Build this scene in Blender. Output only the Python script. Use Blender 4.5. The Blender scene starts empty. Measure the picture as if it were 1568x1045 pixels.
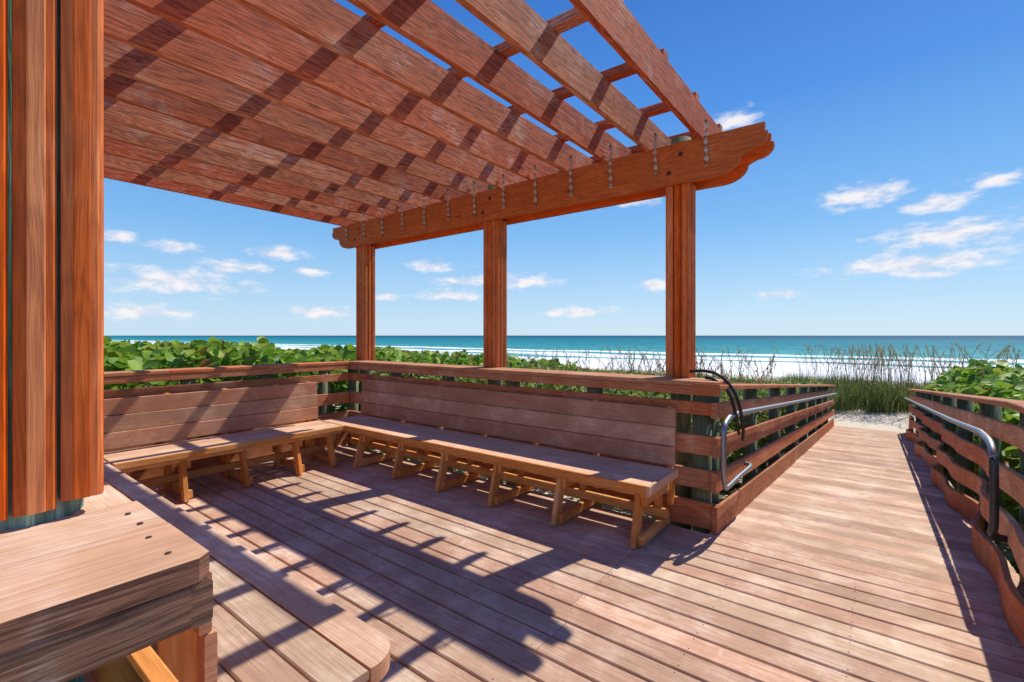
import bpy, math, random
import numpy as np
from mathutils import Vector, noise as mnoise
random.seed(7); rng=np.random.default_rng(5)
scene=bpy.context.scene
V=Vector

# ------------------------------------------------------------ node helpers
def newmat(name):
    m=bpy.data.materials.new(name); m.use_nodes=True
    nt=m.node_tree
    b=nt.nodes['Principled BSDF']
    return m,nt,b
def nd(nt,t,**k):
    n=nt.nodes.new(t)
    for a,v in k.items(): setattr(n,a,v)
    return n
def lk(nt,a,b): nt.links.new(a,b)
def math_(nt,op,a,b=None,c=None,clamp=False):
    n=nt.nodes.new('ShaderNodeMath'); n.operation=op; n.use_clamp=clamp
    for i,x in enumerate((a,b,c)):
        if x is None: continue
        if isinstance(x,(int,float)): n.inputs[i].default_value=x
        else: nt.links.new(x,n.inputs[i])
    return n.outputs[0]
def mix(nt,f,a,b,mode='MIX'):
    n=nt.nodes.new('ShaderNodeMix'); n.data_type='RGBA'; n.blend_type=mode
    n.clamp_factor=True
    for s,x in ((n.inputs[0],f),(n.inputs[6],a),(n.inputs[7],b)):
        if isinstance(x,(int,float)): s.default_value=x
        elif isinstance(x,(tuple,list)): s.default_value=(*x,1) if len(x)==3 else x
        else: nt.links.new(x,s)
    return n.outputs[2]
def smooth(nt,x,lo,hi,a=0.0,b=1.0):
    n=nt.nodes.new('ShaderNodeMapRange'); n.interpolation_type='SMOOTHSTEP'
    n.inputs[1].default_value=lo;n.inputs[2].default_value=hi
    n.inputs[3].default_value=a;n.inputs[4].default_value=b
    nt.links.new(x,n.inputs[0]); return n.outputs[0]
def noise(nt,vec,scale,detail=4,rough=.55,dist=0):
    n=nt.nodes.new('ShaderNodeTexNoise'); n.inputs['Scale'].default_value=scale
    n.inputs['Detail'].default_value=detail;n.inputs['Roughness'].default_value=rough
    n.inputs['Distortion'].default_value=dist
    if vec is not None: nt.links.new(vec,n.inputs['Vector'])
    return n.outputs[0]
def mapping(nt,vec,sc=(1,1,1),loc=(0,0,0)):
    n=nt.nodes.new('ShaderNodeVectorMath'); n.operation='MULTIPLY_ADD'
    n.inputs[1].default_value=sc; n.inputs[2].default_value=loc; nt.links.new(vec,n.inputs[0]); return n.outputs[0]

def wood(name,base,dark,worn,worn_lo=.5,worn_hi=.7,grain=.6,bump=.5,rough=.7,var=.25,gs=1.0,spots=0.0,knots=0.0,hue=.016,warp=6.0,ringw=.16):
    m,nt,b=newmat(name)
    uv=nd(nt,'ShaderNodeUVMap').outputs[0]
    at=nd(nt,'ShaderNodeAttribute',attribute_name='bv').outputs['Fac']
    tc=nd(nt,'ShaderNodeTexCoord').outputs['Object']
    g0=noise(nt,mapping(nt,uv,(1.1*gs,8*gs,1)),1,2,.5)
    sx=nd(nt,'ShaderNodeSeparateXYZ');lk(nt,uv,sx.inputs[0])
    cx=nd(nt,'ShaderNodeCombineXYZ')
    lk(nt,math_(nt,'MULTIPLY',sx.outputs[0],2.4*gs),cx.inputs[0])
    lk(nt,math_(nt,'MULTIPLY_ADD',sx.outputs[1],80*gs,math_(nt,'MULTIPLY',g0,warp)),cx.inputs[1])
    g1=noise(nt,cx.outputs[0],1,4,.72)
    gsum=g1
    if ringw>0:
        rings=math_(nt,'PINGPONG',math_(nt,'MULTIPLY',g0,26.0),1.0)
        gsum=math_(nt,'ADD',math_(nt,'MULTIPLY',g1,1-ringw),math_(nt,'MULTIPLY',rings,ringw))
    gm=smooth(nt,gsum,.36,.60,1.0,0.0)
    wn=noise(nt,tc,2.6,4,.72)
    wm=smooth(nt,math_(nt,'ADD',math_(nt,'MULTIPLY',wn,.75),math_(nt,'MULTIPLY',g1,.25)),worn_lo,worn_hi)
    c=mix(nt,wm,base,worn)
    c=mix(nt,math_(nt,'MULTIPLY',gm,grain),c,dark)
    if knots>0:
        vo=nd(nt,'ShaderNodeTexVoronoi');vo.inputs['Scale'].default_value=1;vo.inputs['Randomness'].default_value=1
        lk(nt,mapping(nt,uv,(1.3,5,1)),vo.inputs['Vector'])
        c=mix(nt,smooth(nt,vo.outputs['Distance'],.03,.11,knots,0),c,dark)
    if spots>0:
        c=mix(nt,smooth(nt,noise(nt,tc,2.7,4,.8,.6),.60,.72,0,spots),c,(.66,.58,.50))
    h=nd(nt,'ShaderNodeHueSaturation'); lk(nt,c,h.inputs['Color'])
    val=math_(nt,'MULTIPLY_ADD',at,var*2,1-var)
    val=math_(nt,'MULTIPLY',val,math_(nt,'MULTIPLY_ADD',wn,.6,.73))
    lk(nt,val,h.inputs['Value'])
    fr=math_(nt,'FRACT',math_(nt,'MULTIPLY',at,7.31))
    lk(nt,math_(nt,'MULTIPLY_ADD',fr,hue,.5-hue/2),h.inputs['Hue'])
    lk(nt,math_(nt,'MULTIPLY_ADD',fr,-.14,1.08),h.inputs['Saturation'])
    lk(nt,h.outputs[0],b.inputs['Base Color'])
    b.inputs['Roughness'].default_value=rough
    b.inputs['Specular IOR Level'].default_value=.22
    bp=nd(nt,'ShaderNodeBump'); bp.inputs['Strength'].default_value=bump; bp.inputs['Distance'].default_value=.004
    lk(nt,g1,bp.inputs['Height']); lk(nt,bp.outputs[0],b.inputs['Normal'])
    return m

M_red =wood('red_stained_wood',(.64,.165,.045),(.24,.05,.018),(.68,.25,.10),.5,.78,.5,.6,.7,.14,1.2)
M_raft=wood('weathered_rafter_wood',(.68,.205,.10),(.19,.055,.03),(.68,.38,.27),.50,.68,.75,.9,.8,.2,1.1,.35,.85)
M_beam=wood('beam_wood',(.60,.175,.052),(.22,.055,.02),(.64,.28,.135),.52,.76,.5,.6,.7,.12,1.1,0,.8)
M_rail=wood('rail_board_wood',(.56,.21,.092),(.24,.08,.04),(.60,.33,.20),.46,.72,.5,.5,.75,.24,1.1,0,.5)
M_comp=wood('bench_composite',(.68,.425,.275),(.48,.28,.17),(.74,.54,.40),.45,.7,.35,.3,.75,.10,1.4,0,0,.012,2,0)
M_back=wood('backrest_composite',(.49,.25,.15),(.33,.155,.09),(.60,.37,.25),.45,.7,.4,.3,.75,.16,1.3,0,0,.012,3,.06)
M_deck=wood('deck_boards',(.56,.36,.245),(.33,.195,.13),(.68,.50,.375),.44,.64,.5,.3,.8,.20,1.4,.55,0,.014,2,0)
M_leg =wood('orange_lumber',(.74,.32,.095),(.44,.16,.05),(.72,.42,.20),.47,.72,.5,.4,.7,.14,1,0,.5)
M_cap =wood('weathered_cap_wood',(.66,.39,.24),(.36,.19,.12),(.72,.54,.42),.42,.66,.4,.7,.8,.06,1.2,.3,.3,.012,3,.08)
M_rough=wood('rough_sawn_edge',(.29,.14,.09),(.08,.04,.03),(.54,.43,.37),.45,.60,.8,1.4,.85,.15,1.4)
M_pile=wood('treated_pile',(.15,.20,.11),(.07,.09,.05),(.30,.30,.19),.45,.65,.6,.8,.8,.2)
M_tpile=wood('turquoise_pile',(.12,.26,.20),(.04,.09,.07),(.28,.38,.33),.45,.65,.7,1,.8,.2)
def metal(name,col,r,mt=1):
    m,nt,b=newmat(name); tc=nd(nt,'ShaderNodeTexCoord').outputs['Object']
    n=noise(nt,tc,30,3)
    lk(nt,mix(nt,n,tuple(x*.75 for x in col),col),b.inputs['Base Color'])
    b.inputs['Metallic'].default_value=mt
    lk(nt,math_(nt,'MULTIPLY_ADD',n,.2,r-.1),b.inputs['Roughness']); return m
M_galv=metal('galvanised_steel',(.34,.35,.37),.45,.9)
M_dmet=metal('dark_painted_metal',(.07,.075,.085),.4,.5)
M_blk=metal('black_rubber',(.012,.012,.014),.35,0)
M_bolt=metal('rusty_bolt',(.10,.055,.035),.6,.5)
M_strap=metal('weathered_strap',(.60,.53,.45),.6,.3)

# ------------------------------------------------------------ mesh builder
class MB:
    def __init__(s): s.v=[];s.f=[];s.uv=[];s.bv=[];s.mi=[];s.sm=[];s.mats=[]
    def mat(s,m):
        if m not in s.mats: s.mats.append(m)
        return s.mats.index(m)
    def face(s,idx,uvs,bv,mi,sm=False):
        s.f.append(idx);s.uv+=uvs;s.bv.append(bv);s.mi.append(mi);s.sm.append(sm)
    def sweep(s,pts,w,h,m,up=(0,0,1),ch=.004,bv=None,mend=None):
        pts=[V(p) for p in pts]; up=V(up); mi=s.mat(m); me=s.mat(mend) if mend else mi
        if bv is None: bv=random.random()
        a,b=w/2,h/2; c=min(ch,a*.6,b*.6)
        sec=[(-a+c,-b),(a-c,-b),(a,-b+c),(a,b-c),(a-c,b),(-a+c,b),(-a,b-c),(-a,-b+c)]
        per=[0]
        for i in range(8):
            x0,y0=sec[i];x1,y1=sec[(i+1)%8]; per.append(per[-1]+math.hypot(x1-x0,y1-y0))
        u0=random.random()*50; v0=random.random()*50
        base=len(s.v); L=0; Ls=[]
        for i,p in enumerate(pts):
            if i>0: L+=(pts[i]-pts[i-1]).length
            Ls.append(L)
            t=(pts[min(i+1,len(pts)-1)]-pts[max(i-1,0)]).normalized()
            sd=t.cross(up).normalized(); uu=sd.cross(t).normalized()
            for (x,y) in sec: s.v.append(p+sd*x+uu*y)
        for i in range(len(pts)-1):
            for k in range(8):
                k2=(k+1)%8; A=base+i*8
                s.face((A+k,A+8+k,A+8+k2,A+k2),
                   [(u0+Ls[i],v0+per[k]),(u0+Ls[i+1],v0+per[k]),(u0+Ls[i+1],v0+per[k+1]),(u0+Ls[i],v0+per[k+1])],bv,mi)
        E=base+(len(pts)-1)*8
        s.face(tuple(base+k for k in range(8)),[(u0+x*.3,v0+y) for x,y in sec],bv*.7,me)
        s.face(tuple(E+k for k in reversed(range(8))),[(u0+x*.3,v0+y) for x,y in reversed(sec)],bv*.7,me)
    def tube(s,pts,r,m,n=12,r2=None,bv=.5):
        pts=[V(p) for p in pts]; mi=s.mat(m); base=len(s.v); L=0
        ref=None;u0=random.random()*9
        N=len(pts);Ls=[]
        for i,p in enumerate(pts):
            if i>0: L+=(pts[i]-pts[i-1]).length
            Ls.append(L)
            t=(pts[min(i+1,N-1)]-pts[max(i-1,0)]).normalized()
            if ref is None:
                ref=V((1,0,0)) if abs(t.x)<.8 else V((0,1,0))
            sd=(ref-t*ref.dot(t)).normalized(); ref=sd; uu=t.cross(sd)
            rr=r if r2 is None else r+(r2-r)*i/(N-1)
            for k in range(n):
                a=2*math.pi*k/n; s.v.append(p+(sd*math.cos(a)+uu*math.sin(a))*rr)
        for i in range(N-1):
            for k in range(n):
                k2=(k+1)%n;A=base+i*n; d=2*math.pi*r/n
                s.face((A+k,A+k2,A+n+k2,A+n+k),[(u0+Ls[i],k*d),(u0+Ls[i],(k+1)*d),(u0+Ls[i+1],(k+1)*d),(u0+Ls[i+1],k*d)],bv,mi,True)
        E=base+(N-1)*n
        s.face(tuple(base+k for k in reversed(range(n))),[(.1*math.cos(k),.1*math.sin(k)) for k in range(n)],bv,mi)
        s.face(tuple(E+k for k in range(n)),[(.1*math.cos(k),.1*math.sin(k)) for k in range(n)],bv,mi)
    def prism(s,poly,origin,ax,ay,az,m,bv=None,mside=None):
        mi=s.mat(m); ms=s.mat(mside) if mside else mi
        if bv is None: bv=random.random()
        o=V(origin);ax=V(ax);ay=V(ay);az=V(az); n=len(poly);base=len(s.v);u0=random.random()*30
        for k in range(2):
            for (x,y) in poly: s.v.append(o+ax*x+ay*y+az*k)
        s.face(tuple(base+i for i in reversed(range(n))),[(u0+x,y) for x,y in reversed(poly)],bv,mi)
        s.face(tuple(base+n+i for i in range(n)),[(u0+x,y) for x,y in poly],bv,mi)
        L=0;t=az.length
        for i in range(n):
            j=(i+1)%n; d=math.hypot(poly[j][0]-poly[i][0],poly[j][1]-poly[i][1])
            s.face((base+i,base+j,base+n+j,base+n+i),[(u0+L,5),(u0+L+d,5),(u0+L+d,5+t),(u0+L,5+t)],bv,ms); L+=d
    def obj(s,name,parent=None):
        me=bpy.data.meshes.new(name); me.from_pydata([tuple(v) for v in s.v],[],s.f)
        for m in s.mats: me.materials.append(m)
        me.polygons.foreach_set('material_index',s.mi); me.polygons.foreach_set('use_smooth',s.sm)
        ul=me.uv_layers.new(name='UVMap'); ul.data.foreach_set('uv',np.array(s.uv,dtype=np.float32).ravel())
        at=me.attributes.new('bv','FLOAT','FACE'); at.data.foreach_set('value',np.array(s.bv,dtype=np.float32))
        me.update(); o=bpy.data.objects.new(name,me); scene.collection.objects.link(o)
        if parent: o.parent=parent
        return o
def empty(name):
    e=bpy.data.objects.new(name,None); scene.collection.objects.link(e); return e
def spline(P,n=8):
    P=[V(p) for p in P]; P=[P[0]*2-P[1]]+P+[P[-1]*2-P[-2]]; out=[]
    for i in range(1,len(P)-2):
        for k in range(n):
            t=k/n;a,b,c,d=P[i-1],P[i],P[i+1],P[i+2]
            out.append(.5*((2*b)+(c-a)*t+(2*a-5*b+4*c-d)*t*t+(3*b-a-3*c+d)*t**3))
    out.append(P[-2]); return out

RS=3.74; SL=.083
def rampz(y): return 0 if y<RS else -SL*(y-RS)
REND=15.9
# ------------------------------------------------------------ deck
mb=MB(); pitch=.146
y=RS-pitch/2
while y>-3.5:
    cuts=[-6.15]; xx=-6.15+random.choice([1.2,2.4,3.66,4.8])
    while xx<.4: cuts.append(xx);xx+=3.66
    cuts.append(.74)
    for a,b in zip(cuts[:-1],cuts[1:]):
        mb.sweep([(a+.0015,y,-.016),(b-.0015,y,-.016)],pitch-.0115+random.uniform(-.002,.001),.032,M_deck,ch=.005)
    y-=pitch
y=RS-pitch/2
while y>.9:
    for x in np.arange(-5.6,.7,.61):
        for dy in (-.045,.045):
            if random.random()<.85: mb.tube([(x+random.uniform(-.006,.006),y+dy,-.004),(x,y+dy,.0006)],.0042,M_bolt,6)
    y-=pitch
for x in np.arange(-6.0,.8,.61):
    mb.sweep([(x,-3.5,-.13),(x,RS,-.13)],.045,.18,M_pile)
mb.obj('wooden_deck')
mb=MB(); y=RS+pitch/2
while y<REND:
    z=rampz(y)-.016
    mb.sweep([(-1.02,y,z),(.72,y,z)],pitch-.0115+random.uniform(-.002,.001),.032,M_deck,ch=.005)
    y+=pitch
for x in (-1.0,-.2,.6):
    mb.sweep([(x,RS,-.13),(x,REND,rampz(REND)-.13)],.05,.18,M_pile)
mb.obj('boardwalk_ramp')

# ------------------------------------------------------------ pergola
perg=empty('pergola')
PX=[-5.92,-3.46,-1.36]; PYF=4.15; PYN=.155
def cased_post(cx,cy,z0,z1,ztop,name):
    mb=MB(); s=.2
    mb.tube([(cx,cy,-1.0),(cx,cy,ztop)],.086,M_tpile if cy<1 else M_pile,20)
    for (nx,ny) in ((1,0),(-1,0),(0,1),(0,-1)):
        for k in (-1,0,1):
            o=s/2-.011
            px=cx+nx*o+(-ny)*k*.0655; py=cy+ny*o+nx*k*.0655
            dz=random.uniform(-.008,.008)
            mb.sweep([(px,py,z0+dz),(px,py,z1)],.0595,.022,M_red,up=(nx,ny,0),ch=.006)
            mb.sweep([(px+nx*.012,py+ny*.012,z0+dz),(px+nx*.012,py+ny*.012,z1)],.026,.006,M_red,up=(nx,ny,0),ch=.0025)
    mb.obj(name,perg)
for i,x in enumerate(PX):
    cased_post(x,PYF,1.142,2.80,3.20,'post_far_%d'%i)
    cased_post(x,PYN,1.168,2.80,3.20,'post_near_%d'%i)
def beam_profile():
    def scroll(xe,sgn):
        p=[]
        for k in range(9):
            a=-math.pi/2+k*math.pi/2/8
            p.append((xe-sgn*.40+sgn*.20*math.cos(a), 2.78+.13*(1+math.sin(a))))
        p.append((xe-sgn*.17,2.925))
        for k in range(7):
            a=-math.pi/2+k*math.pi/2/6
            p.append((xe-sgn*.13+sgn*.12*math.cos(a),3.03+.09*math.sin(a)))
        p.append((xe-sgn*.01,3.05)); p.append((xe-sgn*.035,3.055)); p.append((xe-sgn*.03,3.12))
        return p
    R=scroll(-.65,1); Lf=scroll(-6.56,-1)
    return R+list(reversed(Lf))
bp=beam_profile()
for nm,cy in (('beam_far',PYF),('beam_near',PYN)):
    mb=MB()
    mb.prism(bp,(0,cy-.105,0),(1,0,0),(0,0,1),(0,-.05,0),M_beam)
    mb.prism(bp,(0,cy+.155,0),(1,0,0),(0,0,1),(0,-.05,0),M_beam)
    for x in PX:
        for dx,z in ((-.05,2.88),(.05,3.02)):
            mb.tube([(x+dx,cy-.153,z),(x+dx,cy-.166,z)],.010,M_bolt,6)
            mb.tube([(x+dx,cy-.153,z),(x+dx,cy-.158,z)],.020,M_bolt,14)
    mb.obj(nm,perg)
mb=MB()
RX=[-1.15-.42*k for k in range(13)]
for x in RX:
    j=random.uniform(-.01,.01)
    y1=4.88+random.uniform(-.015,.015)
    prof=[(-.55,3.10),(y1-.12,3.10),(y1-.04,3.14),(y1,3.22),(y1,3.36),(-.55,3.36)]
    mb.prism(prof,(x+j-.02,0,0),(0,1,0),(0,0,1),(.042,0,0),M_raft)
mb.obj('rafters',perg)
mb=MB()
yy=4.58
while yy>-.6:
    mb.sweep([(-6.25,yy,3.392),(-1.135,yy,3.392)],.088,.06,M_raft)
    yy-=.71
mb.obj('purlins',perg)
mb=MB()
mi=mb.mat(M_strap)
for x in RX:
    x0=x+.05; L=random.uniform(.36,.43); zt=3.25; n=36; w=.016; tw=random.uniform(2.6,3.4)
    base=len(mb.v)
    for i in range(n+1):
        t=i/n;a=tw*2*math.pi*t+x*7
        c=V((x0+.004*math.sin(9*t),PYF-.178,zt-L*t)); d=V((math.cos(a),math.sin(a),0))*w
        mb.v.append(c+d);mb.v.append(c-d)
    for i in range(n):
        A=base+2*i; mb.face((A,A+1,A+3,A+2),[(0,0)]*4,.5,mi,True)
    for zz in (zt-.02,zt-L+.02):
        mb.tube([(x0,PYF-.155,zz),(x0,PYF-.19,zz)],.006,M_bolt,6)
mb.obj('rafter_straps',perg)

# ------------------------------------------------------------ benches
def bench(name,T,L0,L1,sup,rounded=False):
    e=empty(name)
    mb=MB()
    MS=M_deck if rounded else M_comp
    for k in range(4):
        d=.068+.139*k
        if rounded and k==0:
            r=.115; pts=[(L0,.002),(L0,.134),(L1+.026,.134)]
            for q in range(9):
                a=q*math.pi/2/8
                pts.append((L1+.026-r+r*math.cos(a),.117-r*math.sin(a)))
            P=[V(T(p[0],p[1],0)) for p in pts]
            mb.prism([(p.x,p.y) for p in P],(0,0,.390),(1,0,0),(0,1,0),(0,0,.06),MS,mside=M_back)
        else:
            mb.sweep([T(L0,d,.435),T(L1+(.026 if rounded else 0),d,.435)],.132,.03,MS,ch=.005)
    if not rounded:
        mb.sweep([T(L0,-.012,.428),T(L1,-.012,.428)],.026,.055,M_leg,ch=.005)
        mb.sweep([T(L1+(.014 if L1<0 else 0),-.02,.422),T(L1+(.014 if L1<0 else 0),.56,.422)],.026,.07,M_comp,ch=.005)
    else:
        mb.sweep([T(L1+.005,.15,.393),T(L1+.005,.56,.393)],.03,.05,M_back,ch=.005)
    mb.obj('seat',e)
    mb=MB()
    for k in range(3):
        z=.545+.152*k; d=.565+.012*k
        mb.sweep([T(L0,d,z),T(L1,d,z)],.028,.148,M_back,ch=.004)
    mb.obj('backrest',e)
    mb=MB()
    dz=-.03 if rounded else 0
    mb.sweep([T(L0,.065,.385+dz),T(L1-(.08 if rounded else 0),.065,.385+dz)],.035,.065,M_leg)
    mb.sweep([T(L0,.50,.385),T(L1-.02,.50,.385)],.035,.065,M_leg)
    mb.sweep([T(L0,.42,.135),T(L1,.42,.135)],.035,.07,M_leg)
    mb.obj('stretchers',e)
    mb=MB()
    for s in sup:
        al=V(T(s,0,0))-V(T(s+1,0,0))
        upv=tuple(al)
        mb.sweep([T(s,.085,.352),T(s,-.005,0.002)],.088,.04,M_leg,up=upv)
        mb.sweep([T(s,.42,.352),T(s,.50,0.002)],.080,.04,M_leg,up=upv)
        mb.sweep([T(s+.042,.05,.33),T(s+.042,.53,.33)],.038,.085,M_leg)
        mb.sweep([T(s+.042,.0,.06),T(s+.042,.53,.06)],.038,.07,M_leg)
        mb.sweep([T(s+.042,.615,.15),T(s+.042,.625,.93)],.08,.038,M_leg,up=upv)
    mb.obj('legs',e)
    return e
bench('bench',lambda a,d,z:(a,3.17+d,z),-5.42,-1.27,[-1.36,-2.02,-2.68,-3.34,-4.0,-4.68])
bench('bench',lambda a,d,z:(-4.93-d,a,z),1.06,3.155,[1.05,1.56,2.08,2.62,3.02])
bench('bench',lambda a,d,z:(a,1.04-d,z),-5.42,-1.29,[-1.40,-2.02,-2.68,-3.34,-4.0,-4.68],True)

# ------------------------------------------------------------ railings
BZ=[(.10,.20),(.38,.15),(.645,.15),(.95,.13)]
mb=MB()
yb=3.83
for z,h in BZ[:3]: mb.sweep([(-5.95,yb,z),(-.965,yb,z)],.038,h,M_rail)
mb.sweep([(-5.95,yb,.93),(-.965,yb,.93)],.038,.10,M_rail)
cuts=[-5.98,-3.3,-.955]
for a,b in zip(cuts[:-1],cuts[1:]):
    mb.sweep([(a+.002,yb+.14,1.122),(b-.002,yb+.14,1.122)],.34,.038,M_rail,ch=.006)
    mb.sweep([(a+.002,yb-.005,1.067),(b-.002,yb-.005,1.067)],.038,.07,M_rail,ch=.006)
x=-1.12
while x>-6:
    mb.tube([(x,yb+.11,-1.1),(x,yb+.11,1.10)],.075,M_pile,12)
    x-=.96
mb.obj('deck_railing')
mb=MB(); xb=-5.82
for z,h in BZ[:3]: mb.sweep([(xb,3.80,z),(xb,-.2,z)],.038,h,M_rail)
mb.sweep([(xb,3.80,.93),(xb,.0,.93)],.038,.10,M_rail)
for a,b in ((3.795,1.7),(1.696,-.2)):
    mb.sweep([(xb-.10,a,1.122),(xb-.10,b,1.122)],.26,.038,M_rail,ch=.006)
    mb.sweep([(xb+.005,a,1.067),(xb+.005,b,1.067)],.038,.07,M_rail,ch=.006)
yy=3.5
while yy>0: mb.tube([(xb-.1,yy,-1.1),(xb-.1,yy,1.10)],.075,M_pile,12); yy-=.8
mb.obj('deck_railing')
def ramp_pts(x,z,y0,y1,wob=0,n=14,ph=0):
    out=[]
    for i in range(n+1):
        y=y0+(y1-y0)*i/n
        w=wob*(.5+.5*math.sin(y*1.9+ph))+wob*.35*math.sin(y*4.1+ph*2)
        out.append((x-w,y,rampz(y)+z))
    return out
mb=MB(); x=-.985
for z,h in BZ[:3]:
    for a,b in ((RS+.03,7.7),(7.704,11.6),(11.604,REND-.2)): mb.sweep(ramp_pts(x,z,a,b,-.006,8,z*9),.038,h,M_rail)
for a,b in ((RS+.03,7.7),(7.704,11.6),(11.604,REND-.2)):
    mb.sweep(ramp_pts(x,.93,a,b,0,2),.038,.12,M_rail)
    mb.sweep(ramp_pts(x-.04,1.115,a-.06,b,0,2),.20,.038,M_rail,ch=.006)
y=RS+.3
while y<REND:
    z=rampz(y); mb.tube([(x-.1,y,z-.9),(x-.1,y,z+1.09)],.07,M_pile,12); y+=1.5
mb.obj('boardwalk_railing')
mb=MB(); x=.66
ys=[.6,4.3,8.0,11.8,REND+.3]
for a,b in zip(ys[:-1],ys[1:]):
    for (z,h),wb in zip(BZ[:3],(.11,.075,.04)):
        mb.sweep(ramp_pts(x,z,a+.002,b-.002,wb,22,z*1.2),.034,h,M_rail)
    mb.sweep(ramp_pts(x,.93,a+.002,b-.002,.015,10),.036,.12,M_rail)
    mb.sweep(ramp_pts(x+.04,1.115,a+.002,b-.002,.012,10),.20,.038,M_rail,ch=.006)
y=1.3
while y<REND+.4:
    z=rampz(y); mb.tube([(x+.11,y,z-.9),(x+.11,y,z+1.09)],.07,M_pile,12); y+=1.5
mb.obj('boardwalk_railing')
# near corner rail
mb=MB()
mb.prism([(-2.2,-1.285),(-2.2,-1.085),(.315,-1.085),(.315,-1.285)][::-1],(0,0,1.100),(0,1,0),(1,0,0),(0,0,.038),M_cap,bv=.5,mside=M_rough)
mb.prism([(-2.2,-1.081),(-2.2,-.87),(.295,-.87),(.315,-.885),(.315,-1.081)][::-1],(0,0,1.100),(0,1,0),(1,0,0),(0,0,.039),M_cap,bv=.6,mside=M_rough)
mb.sweep([(-1.29,.262,1.1185),(-6.1,.262,1.1185)],.10,.037,M_cap)
mb.sweep([(-.893,-2.2,1.062),(-.893,.285,1.062)],.04,.072,M_rough,ch=.006)
mb.sweep([(-.875,.30,1.062),(-6.0,.30,1.062)],.034,.072,M_rough,ch=.006)
for z in (.86,.62,.38,.12):
    mb.sweep([(-.90,-2.2,z),(-.90,.245,z)],.036,.13,M_leg,ch=.005)
    mb.sweep([(-.882,.266,z),(-5.9,.266,z)],.036,.13,M_leg if z>.8 else M_rail,ch=.005)
for (px,py,pz,r) in ((-1.08,.12,.99,.07),(-1.0,-.05,1.0,.06),(-1.1,-.9,1.06,.08)):
    mb.tube([(px,py,-.8),(px,py,pz)],r,M_tpile,14)
for (px,py) in ((-1.2,.28),(-1.12,.28),(-1.03,.27),(-.93,.27),(-1.2,.02),(-.93,0.0)):
    mb.tube([(px,py,1.137),(px,py,1.1405)],.005,M_bolt,8)
mb.obj('corner_railing')

# ------------------------------------------------------------ hand rails
mb=MB(); hx=-.90
P=[(hx,3.72,.42),(hx,3.70,.50),(hx,3.70,.72),(hx,3.73,.83),(hx,3.86,.875)]
P=spline(P,6)+[(hx,4.2,.865)]+[(hx,y,.90+rampz(y)) for y in (6,9,12,15.6)]
mb.tube(P,.021,M_galv,12)
P=spline([(hx,3.72,.42),(hx,3.75,.37),(hx,3.83,.355),(hx,4.2,.35),(hx,4.62,.34),(hx-.06,4.68,.34)],6)
mb.tube(P,.018,M_galv,12)
for y in (4.6,6.8,9.2,11.6,14): mb.sweep([(hx-.06,y,.86+rampz(y)),(hx,y,.88+rampz(y))],.03,.02,M_galv)
mb.obj('metal_handrail')
mb=MB(); hx=.53
P=[(hx,15.6,.9+rampz(15.6)),(hx,12,.9+rampz(12)),(hx,9,.9+rampz(9)),(hx,6,.9+rampz(6))]
Q=spline([(hx,4.35,.865),(hx,4.02,.86),(hx,3.90,.80),(hx,3.88,.68),(hx,3.88,.42),(hx,3.90,.34),(hx+.07,3.97,.30)],6)
mb.tube(P+Q[:14],.020,M_galv,12)
mb.tube(Q[13:],.0215,M_dmet,12)
for y in (4.6,6.8,9.2,11.6,14): mb.sweep([(hx+.09,y,.86+rampz(y)),(hx,y,.88+rampz(y))],.03,.02,M_galv)
mb.obj('metal_handrail')
mb=MB()
mb.tube(spline([(-1.24,4.02,1.20),(-1.10,4.0,1.21),(-.98,3.98,1.17),(-.88,4.0,1.03),(-.85,4.08,.80),(-.86,4.14,.66)],7),.013,M_blk,10)
mb.tube(spline([(-1.10,3.97,1.16),(-1.02,3.93,1.15),(-.93,3.93,1.08),(-.89,3.98,.93),(-.87,4.05,.72)],7),.013,M_blk,10)
mb.obj('black_hose')

# ------------------------------------------------------------ terrain
def H(x,y):
    if y<16: z=-.75-.3*max(0,(y-4))/12
    elif y<22: z=-1.05
    elif y<58: z=-1.05-(y-22)/36*1.75
    else: z=-2.8-(y-58)*.02
    n=mnoise.noise(V((x*.25,y*.25,0)))*.12
    return z+n*(1 if y<30 else .2)
def axis(lo,hi,st,far):
    a=list(np.arange(lo,hi+.01,st)); s=st
    while a[-1]<far: s*=1.5; a.append(a[-1]+s)
    s=st
    while a[0]>-far: s*=1.5; a.insert(0,a[0]-s)
    return a
xs=axis(-30,20,1,6000); ysx=[v for v in axis(-10,60,1,6000) if v<400]
vs=[(x,y,H(x,y)) for y in ysx for x in xs]; nx=len(xs)
fs=[(j*nx+i,j*nx+i+1,(j+1)*nx+i+1,(j+1)*nx+i) for j in range(len(ysx)-1) for i in range(nx-1)]
me=bpy.data.meshes.new('ground');me.from_pydata(vs,[],fs)
for p in me.polygons:p.use_smooth=True
g=bpy.data.objects.new('ground',me);scene.collection.objects.link(g)
m,nt,b=newmat('dune_sand'); tc=nd(nt,'ShaderNodeTexCoord').outputs['Object']
n1=noise(nt,tc,.7,5,.6); n2=noise(nt,tc,25,3)
c=mix(nt,smooth(nt,n1,.60,.70),(.70,.61,.48),(.36,.31,.18)); c=mix(nt,math_(nt,'MULTIPLY',n2,.3),c,(.44,.37,.27))
lk(nt,c,b.inputs['Base Color']);b.inputs['Roughness'].default_value=.95
bq=nd(nt,'ShaderNodeBump');bq.inputs['Strength'].default_value=.5;bq.inputs['Distance'].default_value=.05
lk(nt,n2,bq.inputs['Height']);lk(nt,bq.outputs[0],b.inputs['Normal'])
me.materials.append(m)

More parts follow.
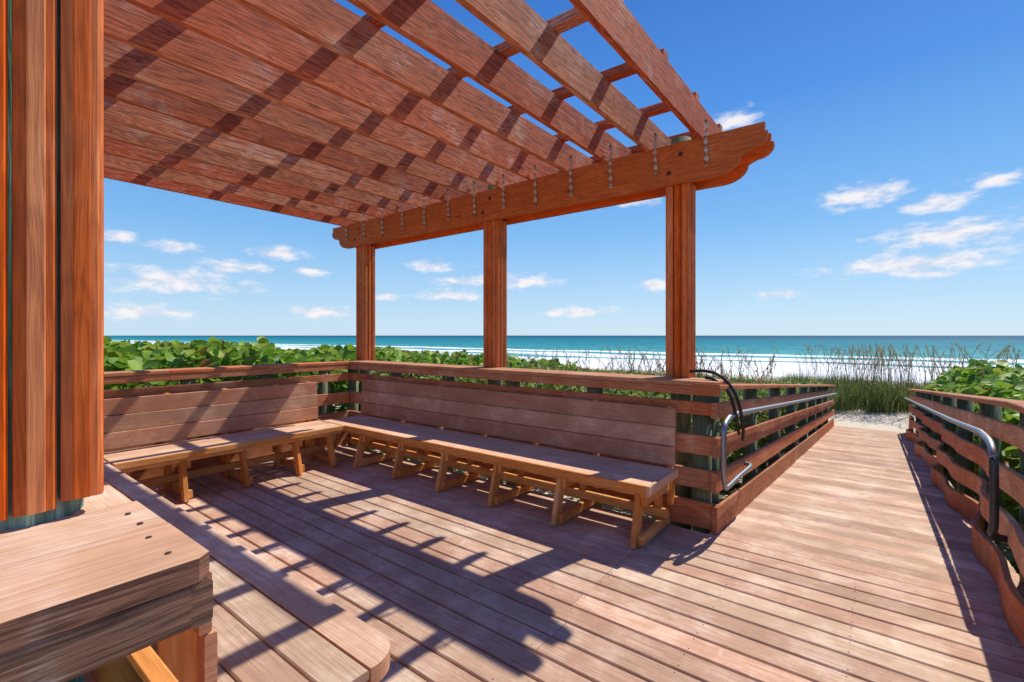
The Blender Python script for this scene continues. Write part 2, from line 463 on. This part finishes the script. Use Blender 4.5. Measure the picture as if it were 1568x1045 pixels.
# ------------------------------------------------------------ sea
R=30000
ysea=[46,60,80,120,200,400,1000,3000,10000,R]; xse=[-R,-3000,-300,0,300,3000,R]
vs=[(x,y,-2.6) for y in ysea for x in xse];nx=len(xse)
fs=[(j*nx+i,j*nx+i+1,(j+1)*nx+i+1,(j+1)*nx+i) for j in range(len(ysea)-1) for i in range(nx-1)]
me=bpy.data.meshes.new('sea');me.from_pydata(vs,[],fs)
sea=bpy.data.objects.new('sea',me);scene.collection.objects.link(sea)
m,nt,b=newmat('sea_water'); tc=nd(nt,'ShaderNodeTexCoord').outputs['Object']
sp=nd(nt,'ShaderNodeSeparateXYZ');lk(nt,tc,sp.inputs[0]);Y=sp.outputs[1];X=sp.outputs[0]
lg=math_(nt,'LOGARITHM',Y,10.0)
wv=noise(nt,mapping(nt,tc,(.012,.03,1)),1,3)
lgw=math_(nt,'ADD',lg,math_(nt,'MULTIPLY',math_(nt,'SUBTRACT',wv,.5),.18))
c=mix(nt,smooth(nt,lgw,1.95,2.45),(.07,.38,.36),(.010,.23,.27))
c=mix(nt,smooth(nt,lgw,2.4,3.2),c,(.002,.075,.145))
cb=nd(nt,'ShaderNodeCombineXYZ'); lk(nt,math_(nt,'DIVIDE',X,math_(nt,'MULTIPLY',Y,.02)),cb.inputs[0]); lk(nt,math_(nt,'MULTIPLY',lg,60.0),cb.inputs[1])
st=noise(nt,mapping(nt,tc,(.05,.22,1)),1,4,.65)
st2=noise(nt,cb.outputs[0],.8,4,.6)
sm_=math_(nt,'ADD',math_(nt,'MULTIPLY',st,.5),math_(nt,'MULTIPLY',st2,.5))
c=mix(nt,smooth(nt,sm_,.42,.62,0,.7),c,(.002,.085,.14))
yw=math_(nt,'ADD',Y,math_(nt,'MULTIPLY',math_(nt,'SUBTRACT',noise(nt,mapping(nt,tc,(.03,.03,1)),1,3),.5),24.0))
lines=None
fn=noise(nt,mapping(nt,tc,(.10,.5,1)),1,5,.7,.4)
for y0,w,t in ((58,11,.16),(73,8,.28),(90,7,.34),(110,6,.42)):
    d=math_(nt,'ABSOLUTE',math_(nt,'SUBTRACT',yw,float(y0)))
    l=smooth(nt,d,0.0,float(w*1.4),1.0,0.0)
    l=smooth(nt,math_(nt,'MULTIPLY',l,smooth(nt,fn,t-.06,t+.07)),.15,.55)
    lines=l if lines is None else math_(nt,'MAXIMUM',lines,l)
caps=smooth(nt,noise(nt,mapping(nt,tc,(.12,.6,1),(33,5,0)),1,4,.7),.71,.77,0,.6)
lines=math_(nt,'MAXIMUM',lines,math_(nt,'MULTIPLY',caps,smooth(nt,Y,300,700,1,0)))
c=mix(nt,lines,c,(.90,.90,.90))
lk(nt,c,b.inputs['Base Color']); b.inputs['Roughness'].default_value=.55; b.inputs['Specular IOR Level'].default_value=.05
bq=nd(nt,'ShaderNodeBump');bq.inputs['Strength'].default_value=.4;bq.inputs['Distance'].default_value=.5
lk(nt,st,bq.inputs['Height']);lk(nt,bq.outputs[0],b.inputs['Normal'])
me.materials.append(m)

# ------------------------------------------------------------ vegetation
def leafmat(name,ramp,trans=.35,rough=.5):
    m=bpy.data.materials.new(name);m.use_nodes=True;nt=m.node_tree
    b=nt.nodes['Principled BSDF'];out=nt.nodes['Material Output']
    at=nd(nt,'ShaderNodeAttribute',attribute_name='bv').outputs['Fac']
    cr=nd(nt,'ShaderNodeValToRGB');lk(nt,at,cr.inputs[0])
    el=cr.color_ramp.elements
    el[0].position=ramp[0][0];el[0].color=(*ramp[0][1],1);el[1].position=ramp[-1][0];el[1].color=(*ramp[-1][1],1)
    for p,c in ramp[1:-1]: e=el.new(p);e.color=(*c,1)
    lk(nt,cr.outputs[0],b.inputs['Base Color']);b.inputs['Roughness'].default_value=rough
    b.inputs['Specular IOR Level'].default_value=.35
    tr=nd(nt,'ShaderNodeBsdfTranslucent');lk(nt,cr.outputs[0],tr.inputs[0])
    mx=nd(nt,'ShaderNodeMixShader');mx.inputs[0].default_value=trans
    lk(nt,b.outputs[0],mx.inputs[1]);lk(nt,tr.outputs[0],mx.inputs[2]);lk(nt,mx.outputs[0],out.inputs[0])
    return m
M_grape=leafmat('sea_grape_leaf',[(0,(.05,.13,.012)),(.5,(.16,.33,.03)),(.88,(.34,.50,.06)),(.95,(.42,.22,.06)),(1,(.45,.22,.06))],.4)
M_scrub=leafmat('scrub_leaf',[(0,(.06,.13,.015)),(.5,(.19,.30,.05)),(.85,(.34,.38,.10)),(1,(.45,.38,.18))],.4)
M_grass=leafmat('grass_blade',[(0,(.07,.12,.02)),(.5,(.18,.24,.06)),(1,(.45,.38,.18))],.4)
M_oat=leafmat('sea_oat_stalk',[(0,(.20,.19,.07)),(.6,(.40,.30,.13)),(1,(.52,.38,.19))])
def mesh_np(name,verts,faces_per,nv,mat,bv):
    N=len(verts)//nv
    me=bpy.data.meshes.new(name)
    base=(np.arange(N)*nv)
    ar=[base[:,None]+np.array(f)[None,:] for f in faces_per]
    sizes=[len(f) for f in faces_per]
    li=np.concatenate(ar,axis=1).ravel()
    me.vertices.add(len(verts));me.vertices.foreach_set('co',verts.astype(np.float32).ravel())
    me.loops.add(len(li));me.loops.foreach_set('vertex_index',li.astype(np.int32))
    sz=np.tile(np.array(sizes),N); st=np.concatenate([[0],np.cumsum(sz)[:-1]])
    me.polygons.add(len(sz));me.polygons.foreach_set('loop_start',st.astype(np.int32))
    try: me.polygons.foreach_set('loop_total',sz.astype(np.int32))
    except Exception: pass
    me.update(calc_edges=True);me.validate()
    a=me.attributes.new('bv','FLOAT','FACE');a.data.foreach_set('value',np.repeat(bv,len(sizes)).astype(np.float32))
    me.materials.append(mat)
    o=bpy.data.objects.new(name,me);scene.collection.objects.link(o);return o
def leaves(name,P,size,mat,bv,elong=1.0,tilt=.7):
    N=len(P)
    nrm=np.stack([rng.normal(0,tilt,N),rng.normal(-.1,tilt,N),np.abs(rng.normal(1,.3,N))],1)
    nrm/=np.linalg.norm(nrm,axis=1)[:,None]
    t=rng.normal(size=(N,3)); t-=nrm*(t*nrm).sum(1)[:,None]; t/=np.linalg.norm(t,axis=1)[:,None]
    s=np.cross(nrm,t)
    loc=[(0,0,0),(.30,.45,.10),(.70,.50,.12),(.95,.25,.05),(1.05,0,-.05),(.95,-.25,.05),(.70,-.5,.12),(.30,-.45,.10)]
    out=np.zeros((N,8,3))
    for i,(a,b_,c_) in enumerate(loc):
        out[:,i]=P+(t*(a-.5)+s*(b_*elong)+nrm*c_)*size[:,None]
    return mesh_np(name,out.reshape(-1,3),[(0,1,2,3,4),(0,4,5,6,7)],8,mat,bv)
def fbm(x,y,s=1):
    return np.array([mnoise.noise(V((a*s,b*s,3.3)))+.5*mnoise.noise(V((a*s*2.3,b*s*2.3,7.7))) for a,b in zip(x,y)])
N=22000
x=-6.25-rng.random(N)**1.3*9; y=-2+rng.random(N)*14
nz=fbm(x,y,1.1)
top=1.32-.060*np.maximum(y-1.5,0)+nz*.26-.02*np.maximum(-x-9,0)
top=np.where(x>-6.8,np.minimum(top,top-.9*(x+6.8)),top)
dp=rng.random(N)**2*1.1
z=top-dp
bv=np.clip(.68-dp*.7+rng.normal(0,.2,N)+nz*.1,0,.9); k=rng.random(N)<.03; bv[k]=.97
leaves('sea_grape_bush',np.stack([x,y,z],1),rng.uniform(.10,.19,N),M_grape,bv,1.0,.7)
N=24000
x=.92+rng.random(N)**1.6*8; y=.5+rng.random(N)*16
nz=fbm(x,y,1.1)
top=1.04-.045*np.maximum(y-6,0)-.16*np.clip((7-y)/3,0,1)+nz*.26-.35*np.clip((1.4-x)/.45,0,1)
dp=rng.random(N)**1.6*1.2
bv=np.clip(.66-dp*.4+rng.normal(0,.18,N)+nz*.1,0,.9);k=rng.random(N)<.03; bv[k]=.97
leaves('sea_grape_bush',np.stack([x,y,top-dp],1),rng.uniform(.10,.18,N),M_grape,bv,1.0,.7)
N=76000
x=-34+rng.random(N)*50; y=4.45+rng.random(N)**1.15*19
x[:22000]=-7+rng.random(22000)*5.8; y[:22000]=4.45+rng.random(22000)*9
x[22000:30000]=-1.25-rng.random(8000)**1.5*1.6; y[22000:30000]=4.4+rng.random(8000)*11
keep=~((x>-1.22)&(x<1.0)&(y<19.0)); keep&=~((x>.9)&(y<15)); 
x=x[keep];y=y[keep];N=len(x);nz=fbm(x,y,.7)
top=.98-.074*(y-4.5)+nz*.16-.28*np.clip((x+3.2)/1.6,0,1)*np.clip((14-y)/6,0,1)
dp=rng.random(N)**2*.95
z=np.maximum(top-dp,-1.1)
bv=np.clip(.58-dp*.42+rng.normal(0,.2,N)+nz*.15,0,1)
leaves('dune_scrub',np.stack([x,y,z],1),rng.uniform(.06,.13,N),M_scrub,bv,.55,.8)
def blades(name,x,y,z0,h,w,lean,mat,bv):
    N=len(x); a=rng.random(N)*6.283; l=lean*rng.random(N)
    dx=np.cos(a)*l*h;dy=np.sin(a)*l*h; b=rng.random(N)*6.283; wx=np.cos(b)*w/2; wy=np.sin(b)*w/2
    out=np.zeros((N,7,3))
    for i,t in enumerate((0,.4,.75)):
        q=t**2; ww=1-.6*t
        cx=x+dx*q;cy=y+dy*q;cz=z0+h*t*(1-.25*l*t)
        out[:,2*i]=np.stack([cx+wx*ww,cy+wy*ww,cz],1);out[:,2*i+1]=np.stack([cx-wx*ww,cy-wy*ww,cz],1)
    out[:,6]=np.stack([x+dx,y+dy,z0+h*(1-.35*l)],1)
    return mesh_np(name,out.reshape(-1,3),[(0,1,3,2),(2,3,5,4),(4,5,6)],7,mat,bv)
N=32000
cx=rng.uniform(-24,12,260);cy=rng.uniform(8,22,260)
cx[:60]=rng.uniform(-2.8,2.6,60);cy[:60]=rng.uniform(19.6,22.5,60)
cx[60:72]=rng.uniform(-1.9,-1.3,12);cy[60:72]=rng.uniform(15.5,19,12)
cx[72:84]=rng.uniform(1.0,1.8,12);cy[72:84]=rng.uniform(16.5,19,12)
cx[84:130]=rng.uniform(-8,-1.8,46);cy[84:130]=rng.uniform(6.5,12,46)
ix=rng.integers(0,260,N);ix[:15000]=rng.integers(0,84,15000);ix[15000:20000]=rng.integers(84,130,5000)
x=cx[ix]+rng.normal(0,.22,N);y=cy[ix]+rng.normal(0,.22,N)
near=(x>-1.3)&(x<1.0)&(y<18.9)
x=x[~near];y=y[~near];N=len(x)
base=np.where(y>15.4,-1.05,.75-.085*(y-4.5)-.4)
h=rng.uniform(.5,1.3,N)*np.where(y<12,.72,1)
blades('dune_grass',x,y,base,h,.018+0*x,.75,M_grass,np.clip(rng.normal(.42,.25,N),0,1))
mbx=MB(); mi=mbx.mat(M_oat)
cl=[(-6.5,9.5,44,1.2),(-4.8,10.5,60,1.3),(-5.8,8.4,36,1.28),(-3.9,9.2,30,1.3),(-3.0,9.5,34,1.35),(-2.2,7.2,34,1.4),(-1.7,8.2,26,1.35),(-1.1,19.2,60,1.25),(.2,19.8,60,1.25),(-.4,20,50,1.25),(1.2,19.4,60,1.25),(2.2,17,50,1.3),(2.8,15,40,1.3),(-8,12,36,1.05),(-10,11,24,1.1),(4.5,15,34,1.25),(-3,14,40,1.1)]
for (cx_,cy_,n,zt) in cl:
    for i in range(n):
        px=cx_+random.gauss(0,.5);py=cy_+random.gauss(0,.5)
        if -1.25<px<.95 and py<18.6: continue
        top_=zt+random.uniform(-.6,.15); z0=top_-random.uniform(1.0,1.5)
        a=random.random()*6.28;ln=random.uniform(.05,.5)
        pts=[V((px+math.cos(a)*ln*t*t,py+math.sin(a)*ln*t*t,z0+(top_-z0)*(t-.10*t*t*t))) for t in (0,.3,.6,.85,1)]
        mbx.tube(pts,.0055,M_oat,4,.003,bv=random.random())
        tip=pts[-1];d=(pts[-1]-pts[-2]).normalized()
        for k in range(16):
            p=tip-d*(.018*k)+V((random.gauss(0,.014),random.gauss(0,.014),-.01)); 
            q=V((random.gauss(0,.5),random.gauss(0,.5),-1)).normalized()*.045; s_=q.cross(V((random.random(),random.random(),.2))).normalized()*.010
            bb=len(mbx.v); mbx.v+= [p,p+q*.5+s_,p+q,p+q*.5-s_]
            mbx.face((bb,bb+1,bb+2,bb+3),[(0,0)]*4,random.uniform(.4,1),mi)
mbx.obj('sea_oats')

# ------------------------------------------------------------ light + sky
sd=V((.18,.75,1.0)).normalized()
sun=bpy.data.lights.new('sun','SUN');sun.energy=5.0;sun.angle=math.radians(.5);sun.color=(1,.94,.82)
so=bpy.data.objects.new('sun',sun);scene.collection.objects.link(so)
so.rotation_euler=(-sd).to_track_quat('-Z','Y').to_euler(); so.location=(3,10,15)
w=bpy.data.worlds.new('World');scene.world=w;w.use_nodes=True;nt=w.node_tree
bg=nt.nodes['Background']; bg.inputs[1].default_value=.15
sky=nd(nt,'ShaderNodeTexSky',sky_type='NISHITA');sky.sun_disc=False
sky.sun_elevation=math.asin(sd.z);sky.sun_rotation=math.atan2(sd.x,sd.y)
sky.altitude=0;sky.air_density=1.0;sky.dust_density=.3;sky.ozone_density=2.0
tcg=nd(nt,'ShaderNodeTexCoord').outputs['Generated']
sp=nd(nt,'ShaderNodeSeparateXYZ');lk(nt,tcg,sp.inputs[0])
az=math_(nt,'MULTIPLY',math_(nt,'ARCTAN2',sp.outputs[0],sp.outputs[1]),57.2958)
el=math_(nt,'MULTIPLY',math_(nt,'ARCSINE',sp.outputs[2]),57.2958)
cr=nd(nt,'ShaderNodeValToRGB');lk(nt,math_(nt,'DIVIDE',el,90.0,clamp=True),cr.inputs[0])
G=[(0,(.56,.76,.93)),(.05,(.42,.67,.93)),(.13,(.20,.49,.90)),(.27,(.055,.27,.78)),(.45,(.010,.13,.56)),(1,(.01,.09,.42))]
E=cr.color_ramp.elements
E[0].position=0;E[0].color=(*G[0][1],1);E[1].position=1;E[1].color=(*G[-1][1],1)
for p,c in G[1:-1]: e=E.new(p);e.color=(*c,1)
sc_=nd(nt,'ShaderNodeVectorMath',operation='SCALE');sc_.inputs['Scale'].default_value=1/.15;lk(nt,cr.outputs[0],sc_.inputs[0])
skyc=mix(nt,.88,sky.outputs[0],sc_.outputs[0])
CL=[(36.5,13.4,3.3,.9),(42,11.7,2.4,.7),(42.8,9,4.7,1),(40.6,6.6,6.4,.8),(45.5,13,1.8,.45),(25.1,22.2,2,1),(41.5,5.6,1.6,.35),
(-7,4.85,3.5,.55),(-9.3,8.2,3.1,.5),(-26.4,8.9,2.5,.55),(-30.6,7.2,3.2,.55),(-35.6,8.7,2.6,.4),(-35.4,5.3,5.7,.9),(-39.8,9.1,1.4,.4),
(-22.8,7.05,2.3,.35),(-5.8,6.5,3.9,.45),(1.3,6.4,3.5,.7),(16.6,5.75,1.8,.5),(14.8,15.2,2.2,.4),(-37.9,2.25,4,.6),(29.6,4.3,2.4,.35),(-22,2.6,3.5,.5),(8,2.8,4.5,.45),(-14.5,4.5,1.8,.4),(80,10,9,1.6)]
cv=nd(nt,'ShaderNodeCombineXYZ');lk(nt,az,cv.inputs[0]);lk(nt,math_(nt,'MULTIPLY',el,2.4),cv.inputs[1])
cn=noise(nt,cv.outputs[0],.42,6,.58,.1)
mn=None
for a0,e0,wa,we in CL:
    a0-=37.8; wa*=1.4; we*=1.7
    n=nd(nt,'ShaderNodeVectorMath',operation='MULTIPLY_ADD')
    lk(nt,cv.outputs[0],n.inputs[0]); n.inputs[1].default_value=(1/wa,1/we/2.4,0); n.inputs[2].default_value=(-a0/wa,-e0/we,0)
    vl=nd(nt,'ShaderNodeVectorMath',operation='LENGTH');lk(nt,n.outputs[0],vl.inputs[0])
    mn=vl.outputs['Value'] if mn is None else math_(nt,'MINIMUM',mn,vl.outputs['Value'])
mask=math_(nt,'ADD',math_(nt,'SUBTRACT',1.0,mn),math_(nt,'MULTIPLY',math_(nt,'SUBTRACT',cn,.5),2.2))
cm=smooth(nt,mask,.0,1.0,0,.92)
cc=mix(nt,smooth(nt,cn,.38,.6),(4.9,5.1,5.9),(6.5,6.2,6.3))
lk(nt,mix(nt,cm,skyc,cc),bg.inputs[0])

# ------------------------------------------------------------ camera
cam=bpy.data.cameras.new('camera');co=bpy.data.objects.new('camera',cam);scene.collection.objects.link(co)
co.location=(0,0,1.5);co.rotation_euler=(math.radians(90),0,math.radians(37.78))
cam.sensor_width=36;cam.lens=16.62;cam.shift_y=-.0054;cam.clip_start=.05;cam.clip_end=60000
scene.camera=co
scene.view_settings.view_transform='Standard';scene.view_settings.look='None';scene.view_settings.exposure=0
